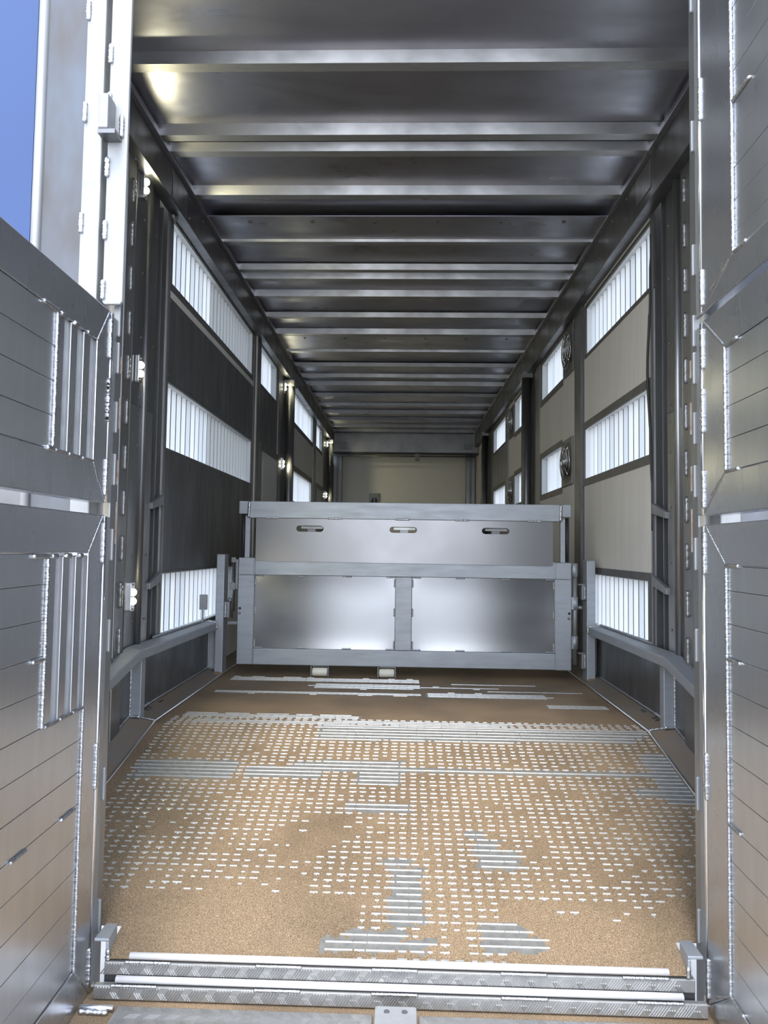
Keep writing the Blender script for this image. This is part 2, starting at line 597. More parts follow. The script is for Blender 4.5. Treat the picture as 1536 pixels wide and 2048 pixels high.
# left windows
window(-1, 3.54, 5.48, 2.155, 2.49, (.03, .03, .035, .02), split=4.36)
window(-1, 3.52, 5.51, 1.295, 1.635, (.015, .015, .012, .012), split=4.42)
window(-1, 3.51, 5.05, .34, .655, (.015, .015, .012, .012), split=4.75)
window(-1, 5.80, 6.54, 2.17, 2.49, (.02, .02, .012, .012), jamb=.12)
window(-1, 7.23, 9.21, 2.17, 2.50, (.02, .02, .05, .02), pitch=.1)
window(-1, 7.25, 9.15, 1.30, 1.635, (.02, .02, .05, .06), pitch=.1)
window(-1, 9.55, 10.26, 2.19, 2.50, (.02, .02, .04, .02), jamb=.2, pitch=.12)
window(-1, 11.15, 11.85, 2.22, 2.46, (.02, .02, .04, .02), pitch=.12)
window(-1, 11.15, 11.85, 1.35, 1.58, (.02, .02, .04, .04), pitch=.12)
# right windows
window(1, 3.41, 4.65, 2.105, 2.42, (.035, .035, .02, .02), jamb=.0)
window(1, 3.455, 4.69, 1.275, 1.61, (.045, .04, .045, .045))
window(1, 3.48, 4.60, .335, .655, (.035, .04, .02, .04))
window(1, 5.33, 6.16, 2.11, 2.43, (.0, .04, .05, .02), jamb=.1)
window(1, 5.36, 6.17, 1.28, 1.60, (.0, .04, .045, .045), jamb=.1)
window(1, 6.81, 7.66, 2.075, 2.415, (.02, .0, .05, .02), jamb=.12, pitch=.09)
window(1, 6.84, 7.67, 1.29, 1.60, (.02, .0, .05, .05), jamb=.12, pitch=.09)
window(1, 8.34, 9.48, 2.09, 2.395, (.02, .02, .02, .02), jamb=.12, pitch=.1)
window(1, 8.35, 9.47, 1.26, 1.575, (.02, .02, .05, .05), pitch=.1)
window(1, 10.43, 10.95, 2.05, 2.35, (.02, .02, .04, .02), pitch=.12)
window(1, 10.43, 10.95, 1.27, 1.55, (.02, .02, .04, .04), pitch=.12)

def hs(s, y0, y1):
    return [h for h in HOLES[s] if h[0] >= y0 and h[1] <= y1]

ZT = 2.74
walls = {}
for s, nm in ((-1, 'left'), (1, 'right')):
    walls[s] = empty('wall_' + nm, kind='structure')
WL, WR = walls[-1], walls[1]

def rivets(parent, s, pts, x=WX - .004, r=.006):
    o = MB()
    for y, z in pts:
        o.dome((s * x, y, z), (-s, 0, 0), r, .004, 6)
    o.build('rivet', M_STEEL, parent, kind='stuff')

# rear parts, the same on both sides apart from where they lie
for s, W_, yr in ((-1, WL, 3.33), (1, WR, 3.22)):
    panel(W_, 'rear_panel', s, 2.00, 2.915, -.45, ZT, [], M_DARK)
    st = panel(W_, 'corner_post', s, 2.92, 3.02, -.4, ZT, [], M_STEEL, xin=1.200, th=.095, bevel=.004)
    w = MB()
    for k in range(12):
        z = .33 + k * .197
        w.weld((s * 1.199, 2.975, z), (s * 1.199, 2.975, z + .112), .011, .008)
    w.build('weld_bead', M_STEEL, st, kind='stuff')
    MB().cyl((s * 1.205, 3.018, .3), (s * 1.205, 3.018, 2.5), .008, 8).build('corner_bead', M_STEEL, W_)
    sp = panel(W_, 'steel_panel', s, 3.025, yr, -.35, 1.43, [], M_STEEL, xin=1.213)
    sq = panel(W_, 'steel_panel', s, 3.025, yr, 1.433, ZT, [], M_DARK, xin=1.215)
    yq = 3.20 if s < 0 else 3.09
    MB().tube([(s * 1.212, yq, .3), (s * 1.212, yq, 2.5)], .02, 10).build('pressed_ridge', M_STEEL if s > 0 else M_DARK, W_)
    rivets(W_, s, [(yy, z) for yy in (3.045, yq - .05 if s > 0 else yq - .06, yr - .03) for z in (.45, .75, 1.0, 1.25, 1.39, 1.47, 1.75, 2.05, 2.3)], 1.211)
    # kick sheet below the rails
    k = MB()
    for ya, yb in ((2.0, YB), (YB, 4.6)):
        za, zb = rz(ya), rz(yb)
        k.hexa([(s * 1.206, ya, za + .02), (s * 1.214, ya, za + .02), (s * 1.214, yb, zb + .02), (s * 1.206, yb, zb + .02)],
               [(s * 1.206, ya, za + .33), (s * 1.214, ya, za + .33), (s * 1.214, yb, zb + .32), (s * 1.206, yb, zb + .32)])
    k.build('kick_sheet', M_DARK, W_)

# left wall, front to back
panel(WL, 'painted_panel', -1, 3.475, 5.555, -.05, ZT, hs(-1, 3.4, 5.6), M_PAINT)
o = panel(WL, 'steel_sheet', -1, 3.50, 5.52, 1.648, 2.075, [], M_DARKR, xin=WX - .006, th=.006, bevel=.001)
rivets(o, -1, [(3.52 + .2 * i, z) for i in range(11) for z in (1.67, 2.055)], WX - .006, .005)
o = panel(WL, 'steel_sheet', -1, 3.49, 5.54, .668, 1.283, [], M_DARKR, xin=WX - .006, th=.006, bevel=.001)
panel(WL, 'trim_strip', -1, 3.476, 3.50, .32, 2.5, [], M_STEEL, xin=WX - .012, th=.012)
o = panel(WL, 'wall_post', -1, 5.56, 5.775, -.05, ZT, [], M_DARK, xin=WX - .012, th=WT)
rivets(o, -1, [(5.75, .3 + .14 * i) for i in range(15)], WX - .012, .008)
panel(WL, 'painted_strip', -1, 5.565, 5.60, .2, 2.5, [], M_PAINT, xin=WX - .02, th=.01)
panel(WL, 'steel_panel', -1, 5.78, 6.62, -.05, ZT, hs(-1, 5.78, 6.62), M_DARKR)
o = panel(WL, 'wall_post', -1, 6.63, 6.80, -.05, ZT, [], M_STEEL, xin=WX - .008, th=WT)
rivets(o, -1, [(6.65, .3 + .14 * i) for i in range(15)], WX - .008, .008)
panel(WL, 'steel_panel', -1, 6.81, 7.19, -.05, ZT, [], M_DARK)
panel(WL, 'painted_panel', -1, 7.20, 9.25, -.05, ZT, hs(-1, 7.2, 9.25), M_PAINT)
o = panel(WL, 'wall_post', -1, 9.26, 9.50, -.05, ZT, [], M_STEEL, xin=WX - .01, th=WT)
rivets(o, -1, [(9.30, .3 + .14 * i) for i in range(15)], WX - .01, .009)
panel(WL, 'painted_panel', -1, 9.51, 10.45, -.05, ZT, hs(-1, 9.5, 10.45), M_PAINT)
panel(WL, 'steel_panel', -1, 10.46, 11.09, -.05, ZT, [], M_DARK)
panel(WL, 'painted_panel', -1, 11.10, 12.0, -.05, ZT, hs(-1, 11.1, 12), M_PAINT)

# right wall
panel(WR, 'painted_panel', 1, 3.395, 4.71, -.05, ZT, hs(1, 3.3, 4.75), M_PAINT)
panel(WR, 'trim_strip', 1, 3.39, 3.41, .32, 2.5, [], M_STEEL, xin=WX - .012, th=.012)
o = panel(WR, 'wall_post', 1, 4.73, 4.90, -.05, ZT, [], M_DARK, xin=WX - .02, th=WT)
rivets(o, 1, [(4.745, .3 + .14 * i) for i in range(15)], WX - .02, .007)
panel(WR, 'painted_panel', 1, 4.91, 6.24, -.05, ZT, hs(1, 4.9, 6.25), M_PAINT)
o = panel(WR, 'wall_post', 1, 6.25, 6.42, -.05, ZT, [], M_STEEL, xin=WX - .008, th=WT)
rivets(o, 1, [(6.28, .3 + .14 * i) for i in range(15)], WX - .008, .009)
panel(WR, 'steel_panel', 1, 6.43, 6.77, -.05, ZT, [], M_STEEL)
panel(WR, 'painted_panel', 1, 6.78, 8.10, -.05, ZT, hs(1, 6.78, 8.1), M_PAINT)
panel(WR, 'wall_post', 1, 8.11, 8.30, -.05, ZT, [], M_STEEL, xin=WX - .01, th=WT)
panel(WR, 'steel_panel', 1, 8.31, 9.60, -.05, ZT, hs(1, 8.31, 9.6), M_STEEL)
panel(WR, 'steel_panel', 1, 9.61, 10.30, -.05, ZT, [], M_DARK)
panel(WR, 'painted_panel', 1, 10.31, 12.0, -.05, ZT, hs(1, 10.3, 12), M_PAINT)

# lifting tracks: dark slots with strips and two cleats each
for s, y0, y1, lab in ((-1, 3.33, 3.475, 'tall dark lifting track on the left wall beside the first slatted windows'),
                       (1, 3.22, 3.39, 'tall dark lifting track on the right wall before the grey panel with three windows')):
    t = empty('lifting_track', (s * WX, (y0 + y1) / 2, .3), 0, lab, 'track', 'lifting tracks of the side walls')
    yc = (y0 + y1) / 2
    def tb(a, b, c, d, e, f):
        return Bx(s * a - s * WX, s * b - s * WX, c - yc, d - yc, e - .3, f - .3)
    tb(1.262, 1.275, y0, y1, .02, 2.6).build('back_plate', M_BLACK, t)
    tb(1.215, 1.262, y0, y0 + .012, .02, 2.6).build('side_flange', M_DARK, t)
    tb(1.215, 1.262, y1 - .012, y1, .02, 2.6).build('side_flange', M_STEEL, t)
    tb(1.238, 1.262, y0 + .045, y0 + .065, .31, 2.5).build('guide_strip', M_DARK, t)
    tb(1.225, 1.262, y0 + .09, y0 + .098, .31, 2.5).build('guide_strip', M_STEEL, t)
    for z in ((1.03, .645) if s < 0 else (1.01, .665)):
        c = MB()
        c.hexa([(s * (1.197 - WX), y0 - .01 - yc, z - .06 - .3), (s * (1.216 - WX), y0 - .01 - yc, z - .06 - .3), (s * (1.216 - WX), y1 - yc, z - .03 - .3), (s * (1.197 - WX), y1 - yc, z - .03 - .3)],
               [(s * (1.197 - WX), y0 - .01 - yc, z - .03 - .3), (s * (1.216 - WX), y0 - .01 - yc, z - .03 - .3), (s * (1.216 - WX), y1 - yc, z + .02 - .3), (s * (1.197 - WX), y1 - yc, z + .02 - .3)])
        c.build('cleat', M_FRAME, t, bevel=.002)
    hk = MB()
    hk.tube([(s * (1.19 - WX), y1 - yc + .01 + .035 * math.sin(a), 2.47 - .3 + .05 - .05 * math.cos(a)) for a in [i * .4 for i in range(-2, 5)]], .011, 6)
    hk.build('hook', M_FRAME, t)

cb = empty('loose_cable', (1.208, 3.40, .9), 0, 'thin black cable hanging in a bow beside the right lifting track', 'cable')
MB().tube([(-.004 if abs(i - 14) > 9 else -.008, .045 * math.exp(-((i - 14) / 4.2) ** 2), i * .056) for i in range(27)], .0055, 7).build('cable_run', M_BLACK, cb)
MB().tube([(-.008, .045 * math.exp(-((i - 14) / 4.2) ** 2) + .01, i * .056) for i in range(9, 20)], .0035, 6).build('second_strand', M_BLACK, cb)

# dark round lifting posts further in
for s, y, lab in ((-1, 7.02, 'dark round lifting post on the left wall before the grey panels'), (1, 6.62, 'dark round lifting post on the right wall behind the second pair of fans'),
                  (-1, 10.92, 'far dark lifting post on the left wall near the end wall'), (1, 10.05, 'far dark lifting post on the right wall near the end wall')):
    t = empty('lifting_post', (s * 1.16, y, 0.02), 0, lab, 'post', 'round lifting posts')
    MB().cyl((0, 0, 0), (0, 0, 2.46), .045, 16).build('tube', M_DARK, t)
    Bx(-.03, .03, .05, .11, 0, 2.46).build('slot_channel', M_BLACK, t)
    Bx(-.05, .05, -.07, .1, 2.40, 2.46).build('head_bracket', M_STEEL, t, bevel=.004)

# side doors on the left wall
for y0, y1, zt, lab in ((5.84, 6.58, 1.61, 'pale grey side door in a dark frame on the left wall'), (9.58, 10.24, 1.62, 'small pale grey side door far along the left wall')):
    d = empty('door_%d' % (1 if y0 < 6 else 2), (-WX, (y0 + y1) / 2, .05), kind='structure')
    yc = (y0 + y1) / 2
    f = MB()
    for a in ((y0 - .05, y0 + .0, .05, zt + .06), (y1, y1 + .05, .05, zt + .06), (y0, y1, zt, zt + .06)):
        f.box(.004, .018, a[0] - yc, a[1] - yc, a[2] - .05, a[3] - .05)
    f.build('door_frame', M_FRMD, d)
    Bx(.004, .012, y0 - yc, y1 - yc, 0, zt - .05).build('door_leaf', M_DOORW, d)
    Bx(.012, .016, y0 + .08 - yc, y1 - .08 - yc, .1, zt - .13).build('door_panel', M_DOORW, d, bevel=.002)

# ================================================================ CEILING
ceil = Bx(-WX, WX, 2.0, 12.0, 2.742, 2.78).build('ceiling', M_DARK, kind='structure')
RIBS = [2.13, 2.62, 3.09, 3.22, 3.63, 4.20, 4.63, 4.79, 5.13, 5.60, 6.05, 6.60, 7.14, 7.60, 7.98, 8.55, 9.13, 9.65, 10.2, 10.75, 11.2]
LAP = [(3.86, 4.19), (6.10, 6.55)]
prev = 2.0
hat = {}
def rib_mesh(h):
    if h not in hat:
        prof = [(-.035, h), (-.018, 0), (.03, 0), (.045, h)]
        o = MB()
        o.prism([(-1.15, a, b) for a, b in prof], 0, (2.30, 0, 0))
        hat[h] = o.mesh('roof_beam')
        hat[h].materials.append(M_BEAM)
    return hat[h]
for i, yr in enumerate(RIBS):
    o = link('roof_beam', rib_mesh(.045 if yr < 3 or i % 3 else .035), M_BEAM, ceil)
    o.location = (0, yr, 2.665)
    o = Bx(-1.16, 1.16, prev + .002, yr - .002, 2.708, 2.712).build('roof_sheet', M_CEIL, ceil)
    o.rotation_euler = (random.uniform(-.001, .001), random.uniform(-.0015, .0015), 0)
    prev = yr
Bx(-1.16, 1.16, prev, 11.9, 2.708, 2.712).build('roof_sheet', M_CEIL, ceil)
Bx(-1.15, 1.15, 3.112, 3.165, 2.70, 2.706).build('roof_slot', M_BLACK, ceil)
for a, b in LAP:
    o = MB()
    o.hexa([(-1.15, a, 2.668), (1.15, a, 2.668), (1.15, b, 2.680), (-1.15, b, 2.680)], [(-1.15, a, 2.674), (1.15, a, 2.674), (1.15, b, 2.686), (-1.15, b, 2.686)])
    lp = o.build('lapped_plate', M_CEIL, ceil)
    q = MB()
    for k in range(6):
        q.disc((-.9 + k * .36, a + .07, 2.668), (0, 0, -1), .012, .003, 8)
    q.build('screw_head', M_DARK, lp, kind='stuff')

for n, s in ((1, -1), (2, 1)):
    t = Bx(s * 1.15, s * 1.2148, 2.0, 11.75, 2.50 if s < 0 else 2.46, 2.66).build('trim_%d' % n, M_DARK, kind='structure', bevel=.003)
    Bx(s * 1.125, s * 1.2148, 2.0, 11.75, 2.662, 2.69).build('roof_lip', M_CEIL, t, bevel=.002)
    Bx(s * 1.146, s * 1.15, 3.24 if s > 0 else 3.33, 3.44 if s > 0 else 3.56, 2.51, 2.65).build('cover_plate', M_STEEL, t, bevel=.001)
    rivets(t, s, [(3.6 + .25 * i, z) for i in range(28) for z in (2.53, 2.635)], 1.15, .006)

# ================================================================ END WALL
back = Bx(-WX, WX, 12.0, 12.06, 0, 2.74).build('wall_back', M_BEIGE, kind='structure')
hd = Bx(-1.21, 1.21, 11.40, 11.46, 2.36, 2.70).build('trim_3', M_STEEL, kind='structure', bevel=.004)
Bx(-1.21, 1.21, 11.37, 11.44, 2.33, 2.355).build('lower_lip', M_BLACK, hd)
MB().cyl((-1.15, 11.40, 2.30), (1.15, 11.40, 2.30), .012, 8).build('conduit', M_DARK, hd)
Bx(-1.08, -.93, 11.375, 11.40, 2.42, 2.52).build('bolted_plate', M_FRAME, hd, bevel=.002)
Bx(.98, 1.12, 11.375, 11.40, 2.42, 2.52).build('bolted_plate', M_FRAME, hd, bevel=.002)
for n, x in ((4, -1.13), (5, 1.13)):
    t = Bx(x - .075, x + .075, 11.85, 11.99, .03, 2.5).build('trim_%d' % n, M_STEEL, kind='structure', bevel=.004)
    Bx(x - .02, x + .02, 11.835, 11.85, .03, 2.4).build('post_rib', M_DARK, t)
o = empty('cable_clamp', (.215, 11.375, 2.275), 0, 'small grey clamp plate on the conduit under the end beam', 'clamp')
Bx(-.035, .035, -.02, .01, -.06, .06).build('clamp_plate', M_FRAME, o, bevel=.004)
q = MB()
for a in (-.03, .03):
    q.disc((0, -.02, a), (0, -1, 0), .012, .004, 8)
q.build('bolt', M_DARK, o, kind='stuff')
o = empty('socket_box', (-.5, 11.995, 1.62), 0, 'small grey socket box on the beige end wall, above the gate', 'socket')
Bx(-.09, .09, -.03, 0, -.11, .11).build('box', M_FRAME, o, bevel=.005)
MB().cyl((0, -.034, -.02), (0, -.03, -.02), .055, 14).build('socket_opening', M_BLACK, o)
Bx(-.008, .008, -.042, -.034, -.07, .03).build('contact_tongue', M_STEEL, o)

# ================================================================ LED LAMPS
LEDS = [(-1.197, 3.11, 2.45, 'topmost of the three near left-wall lamps, under the roof beam'),
        (-1.195, 3.11, 1.595, 'middle of the three near lamps, beside the dark track'),
        (-1.197, 3.11, .565, 'lowest of the three near lamps, just above the left rail'),
        (-1.20, 6.93, 2.40, 'upper lamp before the round left lifting post'),
        (-1.20, 6.91, 1.62, 'lower lamp before the round left lifting post'),
        (-1.20, 10.80, 2.40, 'small far upper lamp near the end wall, left side'),
        (-1.20, 10.78, 1.60, 'small far lower lamp near the end wall, left side')]
lamp_parts = None
for x, y, z, lab in LEDS:
    t = empty('wall_lamp', (x, y, z), 0, 'lit two-bulb wall lamp, ' + lab, 'lamp', 'two-bulb wall lamps on the left wall')
    if lamp_parts is None:
        p1 = MB()
        prof = [(-.018, -.064), (.018, -.064), (.022, -.058), (.022, .058), (.018, .064), (-.018, .064), (-.022, .058), (-.022, -.058)]
        p1.prism([(-.018, a, b) for a, b in prof], 0, (.018, 0, 0))
        p2 = MB().dome((0, 0, 0), (1, 0, 0), .0165, .014, 14)
        p3 = MB().disc((0, 0, 0), (1, 0, 0), .006, .003, 8)
        lamp_parts = (p1.build('base_plate', M_EDGE, t, bevel=.002), [])
        for dz in (-.02, .02):
            q = link('lens', p2.mesh('lens'), M_LED, t)
            q.location = (0, .006, dz)
            lamp_parts[1].append(q)
        for dz in (-.053, .053):
            q = link('screw', p3.mesh('screw'), M_DARK, t)
            q.location = (0, 0, dz)
            lamp_parts[1].append(q)
    else:
        for q in [lamp_parts[0]] + lamp_parts[1]:
            c = q.copy()
            COL.objects.link(c)
            c.parent = t
    ld = bpy.data.lights.new('lamp_glow', 'SPOT')
    ld.energy = 3.2
    ld.color = (1.0, .93, .6)
    ld.spot_size = math.radians(165)
    ld.spot_blend = .4
    ld.shadow_soft_size = .012
    lo = bpy.data.objects.new('lamp_glow', ld)
    COL.objects.link(lo)
    lo.parent = t
    lo.location = (.022, .006, 0)
    lo.rotation_euler = (0, math.radians(-90), 0)

# ================================================================ WALL FANS
def fan(y0, y1, z0, z1, lab):
    yc, zc = (y0 + y1) / 2, (z0 + z1) / 2
    t = empty('wall_fan', (WX, yc, zc), 0, lab, 'fan', 'dark ventilation fans on the right wall')
    hy, hz = (y1 - y0) / 2, (z1 - z0) / 2
    Bx(-.012, -.001, -hy, hy, -hz, hz).build('mounting_plate', M_DARK, t, bevel=.003)
    R = min(hy, hz) * .86
    ell = hz / hy * .9 if hz > hy else 1
    rg = MB()
    n = 28
    for k in range(1, 6):
        r = R * k / 5
        rg.tube([(-.05 + .025 * (k / 5) ** 2, r * math.cos(2 * math.pi * i / n), r * math.sin(2 * math.pi * i / n)) for i in range(n + 1)], .0035, 5, cap=False)
    for k in range(8):
        a = k * math.pi / 4
        rg.tube([(-.05, R * .2 * math.cos(a), R * .2 * math.sin(a)), (-.026, R * math.cos(a), R * math.sin(a))], .003, 5)
    rg.build('guard', M_EDGE, t)
    MB().cyl((-.036, 0, 0), (-.012, 0, 0), R * .24, 14).build('hub', M_BLACK, t)
    for k in range(5):
        a = k * 2 * math.pi / 5 + .3
        b = MB()
        pts = []
        for rr, w in ((.24, .16), (.6, .3), (.88, .36)):
            for e in (-1, 1):
                aa = a + e * w * .5
                pts.append((-.024 + e * .008, R * rr * math.cos(aa), R * rr * math.sin(aa)))
        b.add(pts, [(0, 1, 3, 2), (2, 3, 5, 4)])
        bo = b.build('blade', M_STEEL, t)
        so = bo.modifiers.new('thick', 'SOLIDIFY')
        so.thickness = .003
fan(4.98, 5.29, 2.09, 2.45, 'round caged fan on the near right wall, beside the upper slatted window')
fan(5.01, 5.34, 1.275, 1.62, 'round caged fan on the near right wall, beside the middle slatted window')
fan(7.68, 8.04, 2.06, 2.40, 'far caged fan beside the upper window behind the right lifting post')
fan(7.69, 8.04, 1.28, 1.62, 'far caged fan beside the middle window behind the right lifting post')

# ================================================================ RAILS
for s, lab in ((-1, 'grey bent box rail on posts along the left wall, from rear door to gate'), (1, 'grey bent box rail on posts along the right wall, from rear door to gate')):
    zr = .335 if s < 0 else .345
    t = empty('side_rail', (s * 1.16, YB, 0), 0, lab, 'rail', 'side rails above the kick sheets')
    o = MB()
    yb = 3.08
    ye = 4.33
    pr = []
    for y, z in ((2.05, zr + SL * (2.05 - yb)), (yb, zr), (ye, zr - .012)):
        pr.append([(s * (a - 1.16), y - YB, z + b) for a, b in ((1.138, -.045), (1.209, -.045), (1.209, .012), (1.138, 0))])
    for a, b in ((0, 1), (1, 2)):
        o.add(pr[a] + pr[b], [(0, 1, 5, 4), (1, 2, 6, 5), (2, 3, 7, 6), (3, 0, 4, 7)])
    o.add(pr[0] + pr[2], [(0, 1, 2, 3), (4, 5, 6, 7)])
    o.build('rail_bar', M_GATE, t, bevel=.005)
    for y in (3.145, 4.40):
        z1 = zr - .04
        pp = Bx(s * (1.160 - 1.16), s * (1.205 - 1.16), y - .0 - YB, y + .05 - YB, .02, z1).build('support_post', M_GATE, t, bevel=.003)
        w = MB()
        w.weld((s * (1.207 - 1.16), y - YB - .002, .03), (s * (1.207 - 1.16), y - YB - .002, z1), .006)
        w.weld((s * 0, y - YB - .002, .03), (s * .045, y - YB - .002, .03), .007)
        w.build('weld_bead', M_WELD, pp, kind='stuff')
    w = MB()
    w.weld((s * (1.206 - 1.16), 3.4 - YB, zr + .015), (s * (1.206 - 1.16), 4.3 - YB, zr + .004), .009, .012)
    w.weld((s * (1.200 - 1.16), 2.85 - YB, zr - .035), (s * (1.200 - 1.16), 2.98 - YB, zr - .01), .008)
    w.weld((s * (1.140 - 1.16), ye - YB, zr - .05), (s * (1.140 - 1.16), ye - YB, zr - .01), .010)
    w.weld((s * (1.140 - 1.16), ye - YB, zr - .01), (s * (1.20 - 1.16), ye - YB, zr - .005), .010)
    w.build('weld_bead', M_WELD, t, kind='stuff')

# small pad on the low left window
o = empty('rubbing_pad', (-1.195, 4.18, .46), 0, 'small square grey metal tab standing out from the low left window slats', 'pad')
Bx(-.012, .036, -.006, .006, -.045, .045).build('pad_plate', M_FRAME, o, bevel=.003)
Bx(.004, .014, -.004, .004, -.12, -.046).build('backing_strap', M_STEEL, o)

# ================================================================ GATE
YG = 4.35
g = empty('dividing_gate', (0, YG, 0), 0, 'low aluminium gate across the trailer with two panels and slotted sliding board', 'gate')
def gb(x0, x1, z0, z1, y0=0.0, y1=.05):
    return Bx(x0, x1, y0, y1, z0, z1)
gb(-1.018, -.917, .067, .620).build('stile', M_GATE, g, bevel=.004)
gb(.944, 1.044, .065, .620).build('stile', M_GATE, g, bevel=.004)
gb(-.9165, .9435, .067, .167).build('bottom_rail', M_GATE, g, bevel=.004)
gb(-.9165, .9435, .620, .725).build('middle_rail', M_GATE, g, bevel=.004)
gb(-1.018, -.917, .621, .727).build('corner_block', M_GATE, g, bevel=.004)
gb(.944, 1.044, .621, .722).build('corner_block', M_GATE, g, bevel=.004)
gb(-.039, .065, .168, .619).build('mullion', M_GATE, g, bevel=.004)
gb(-.956, .974, .975, 1.08, -.004, .056).build('top_rail', M_GATE, g, bevel=.004)
gb(-1.022, -.957, 1.000, 1.08, -.004, .056).build('end_cap', M_GATE, g, bevel=.003)
gb(.975, 1.041, 1.004, 1.08, -.004, .056).build('end_cap', M_GATE, g, bevel=.003)
for x0, x1 in ((-.916, -.040), (.066, .943)):
    vs, fs = [], []
    nu, nv = 28, 14
    for jj in range(nv + 1):
        for ii in range(nu + 1):
            u, v = ii / nu * 2 - 1, jj / nv * 2 - 1
            vs.append(((x0 + x1) / 2 + u * (x1 - x0) / 2, .016 + .0065 * (1 - abs(u) ** 6) * (1 - abs(v) ** 4), .3935 + v * .2255))
    for jj in range(nv):
        for ii in range(nu):
            a = jj * (nu + 1) + ii
            fs.append((a, a + 1, a + nu + 2, a + nu + 1))
    o = MB()
    o.add(vs, fs, True)
    o.build('panel_sheet', M_SHEET, g)
gb(-.984, -.953, .727, .99, .01, .04).build('upright', M_GATE, g, bevel=.002)
gb(.979, 1.008, .722, .99, .01, .04).build('upright', M_GATE, g, bevel=.002)
for x in (-.997, 1.023):
    MB().cyl((x, .03, .727), (x, .03, 1.0), .012, 12).build('black_strut', M_BLACK, g)
# slotted sliding board
cu = bpy.data.curves.new('sliding_board', 'CURVE')
cu.dimensions = '2D'
cu.fill_mode = 'BOTH'
cu.extrude = .003
def spl(pts):
    sp = cu.splines.new('POLY')
    sp.points.add(len(pts) - 1)
    for q, (a, b) in zip(sp.points, pts):
        q.co = (a, b, 0, 1)
    sp.use_cyclic_u = True
spl([(-.912, .708), (.920, .702), (.928, .710), (.928, .974), (-.912, .974)])
for c in (-.575, .006, .577):
    pts = []
    for k in range(9):
        a = math.pi / 2 + math.pi * k / 8
        pts.append((c - .066 + .019 * math.cos(a), .912 + .019 * math.sin(a)))
    for k in range(9):
        a = -math.pi / 2 + math.pi * k / 8
        pts.append((c + .066 + .019 * math.cos(a), .912 + .019 * math.sin(a)))
    spl(pts)
tmp = bpy.data.objects.new('tmp', cu)
COL.objects.link(tmp)
bpy.context.view_layer.update()
me = bpy.data.meshes.new_from_object(tmp.evaluated_get(bpy.context.evaluated_depsgraph_get()))
bpy.data.objects.remove(tmp)
sb = link('sliding_board', me, M_PANEL, g)
sb.rotation_euler = (math.pi / 2, 0, 0)
sb.location = (0, -.0045, 0)
for c in (-.575, .006, .577):
    gb(c - .06, c + .075, .913, .928, .03, .045).build('latch_bar', M_STEEL, g)
    gb(c - .02, c + .03, .893, .912, .034, .044).build('latch_bar', M_DARK, g)
w = MB()
for c in (-.81, -.42, .0, .37, .82):
    w.weld((c - .045, -.006, .976), (c + .045, -.006, .976), .007)
for x in (-.918, .943):
    w.weld((x, -.002, .62), (x, -.002, .724), .004)
    w.weld((x, -.002, .07), (x, -.002, .165), .0035)
    w.weld((x, -.002, .165), (x, -.002, .62), .002)
for x in (-.96, .975):
    w.weld((x, -.006, .976), (x + .004, -.006, 1.078), .010)
w.weld((-1.018, -.002, .621), (-.917, -.002, .621), .0025)
w.weld((.944, -.002, .621), (1.044, -.002, .621), .003)
for x0, x1 in ((-.916, -.040), (.066, .943)):
    for z in (.20, .40, .58):
        for x in (x0 + .004, x1 - .004):
            w.weld((x, .012, z - .025), (x, .012, z + .025), .005)
    for fr in (.03, .34, .66, .97):
        xx = x0 + (x1 - x0) * fr
        for z in (.172, .615):
            w.weld((xx - .028, .012, z), (xx + .028, .012, z), .0045)
w.build('weld_bead', M_WELD, g, kind='stuff')
for x in (-1.003, 1.030):
    MB().cyl((x, -.0015, .412), (x, .004, .412), .0085, 12).build('pin_hole', M_BLACK, g)
    MB().dome((x - .002, 0, .382), (0, -1, 0), .0095, .006, 10).build('bolt_head', M_FRAME, g)
for x in (-.497, -.085):
    rb = MB()
    rb.box(x - .056, x - .050, -.02, .05, -.002 + .004, .066)
    rb.box(x + .050, x + .056, -.02, .05, .002, .066)
    rb.box(x - .056, x + .056, .02, .05, .058, .066)
    rf = rb.build('roller_bracket', M_FRAME, g, bevel=.001)
    MB().tube([(x + d, .005, .029) for d in (-.047, -.042, .042, .047)], [.022, .026, .026, .022], 18).build('roller', M_ROLL, rf)
    MB().cyl((x - .062, .005, .029), (x + .062, .005, .029), .005, 8).build('axle', M_FRAME, rf)
# hinge tube on the right edge
MB().cyl((1.068, .02, .10), (1.068, .02, .66), .0155, 14).build('hinge_pin', M_FRAME, g)
for z0, z1, r in ((.635, .72, .021), (.435, .515, .022), (.195, .275, .022)):
    MB().cyl((1.066, .02, z0), (1.066, .02, z1), r, 16).build('hinge_knuckle', M_GATE, g)
gb(1.0445, 1.056, .437, .513, .0, .012).build('hinge_leaf', M_WELD, g)
gb(1.0445, 1.056, .197, .273, .0, .012).build('hinge_leaf', M_WELD, g)
MB().cyl((1.088, .02, .448), (1.116, .02, .448), .013, 6).build('lock_bolt', M_FRAME, g)
# spring latch on the left edge
l = gb(-1.034, -1.019, .53, .715, -.005, .03).build('latch_plate', M_FRAME, g, bevel=.002)
gb(-1.062, -1.035, .695, .727, -.005, .03).build('latch_lug', M_FRAME, l, bevel=.002)
gb(-1.070, -1.035, .525, .570, -.005, .03).build('latch_lug', M_FRAME, l, bevel=.002)
sp = MB()
sp.tube([(-1.053 + .0085 * math.cos(t), .012 + .0085 * math.sin(t), .572 + .122 * t / 75.4) for t in [i * .5 for i in range(151)]], .0022, 5)
sp.build('spring', M_DARK, l)
MB().cyl((-1.053, .012, .35), (-1.053, .012, .70), .0045, 8).build('latch_rod', M_STEEL, l)
gb(-1.078, -1.0185, .311, .330, -.002, .03).build('stop_lug', M_FRAME, g, bevel=.002)

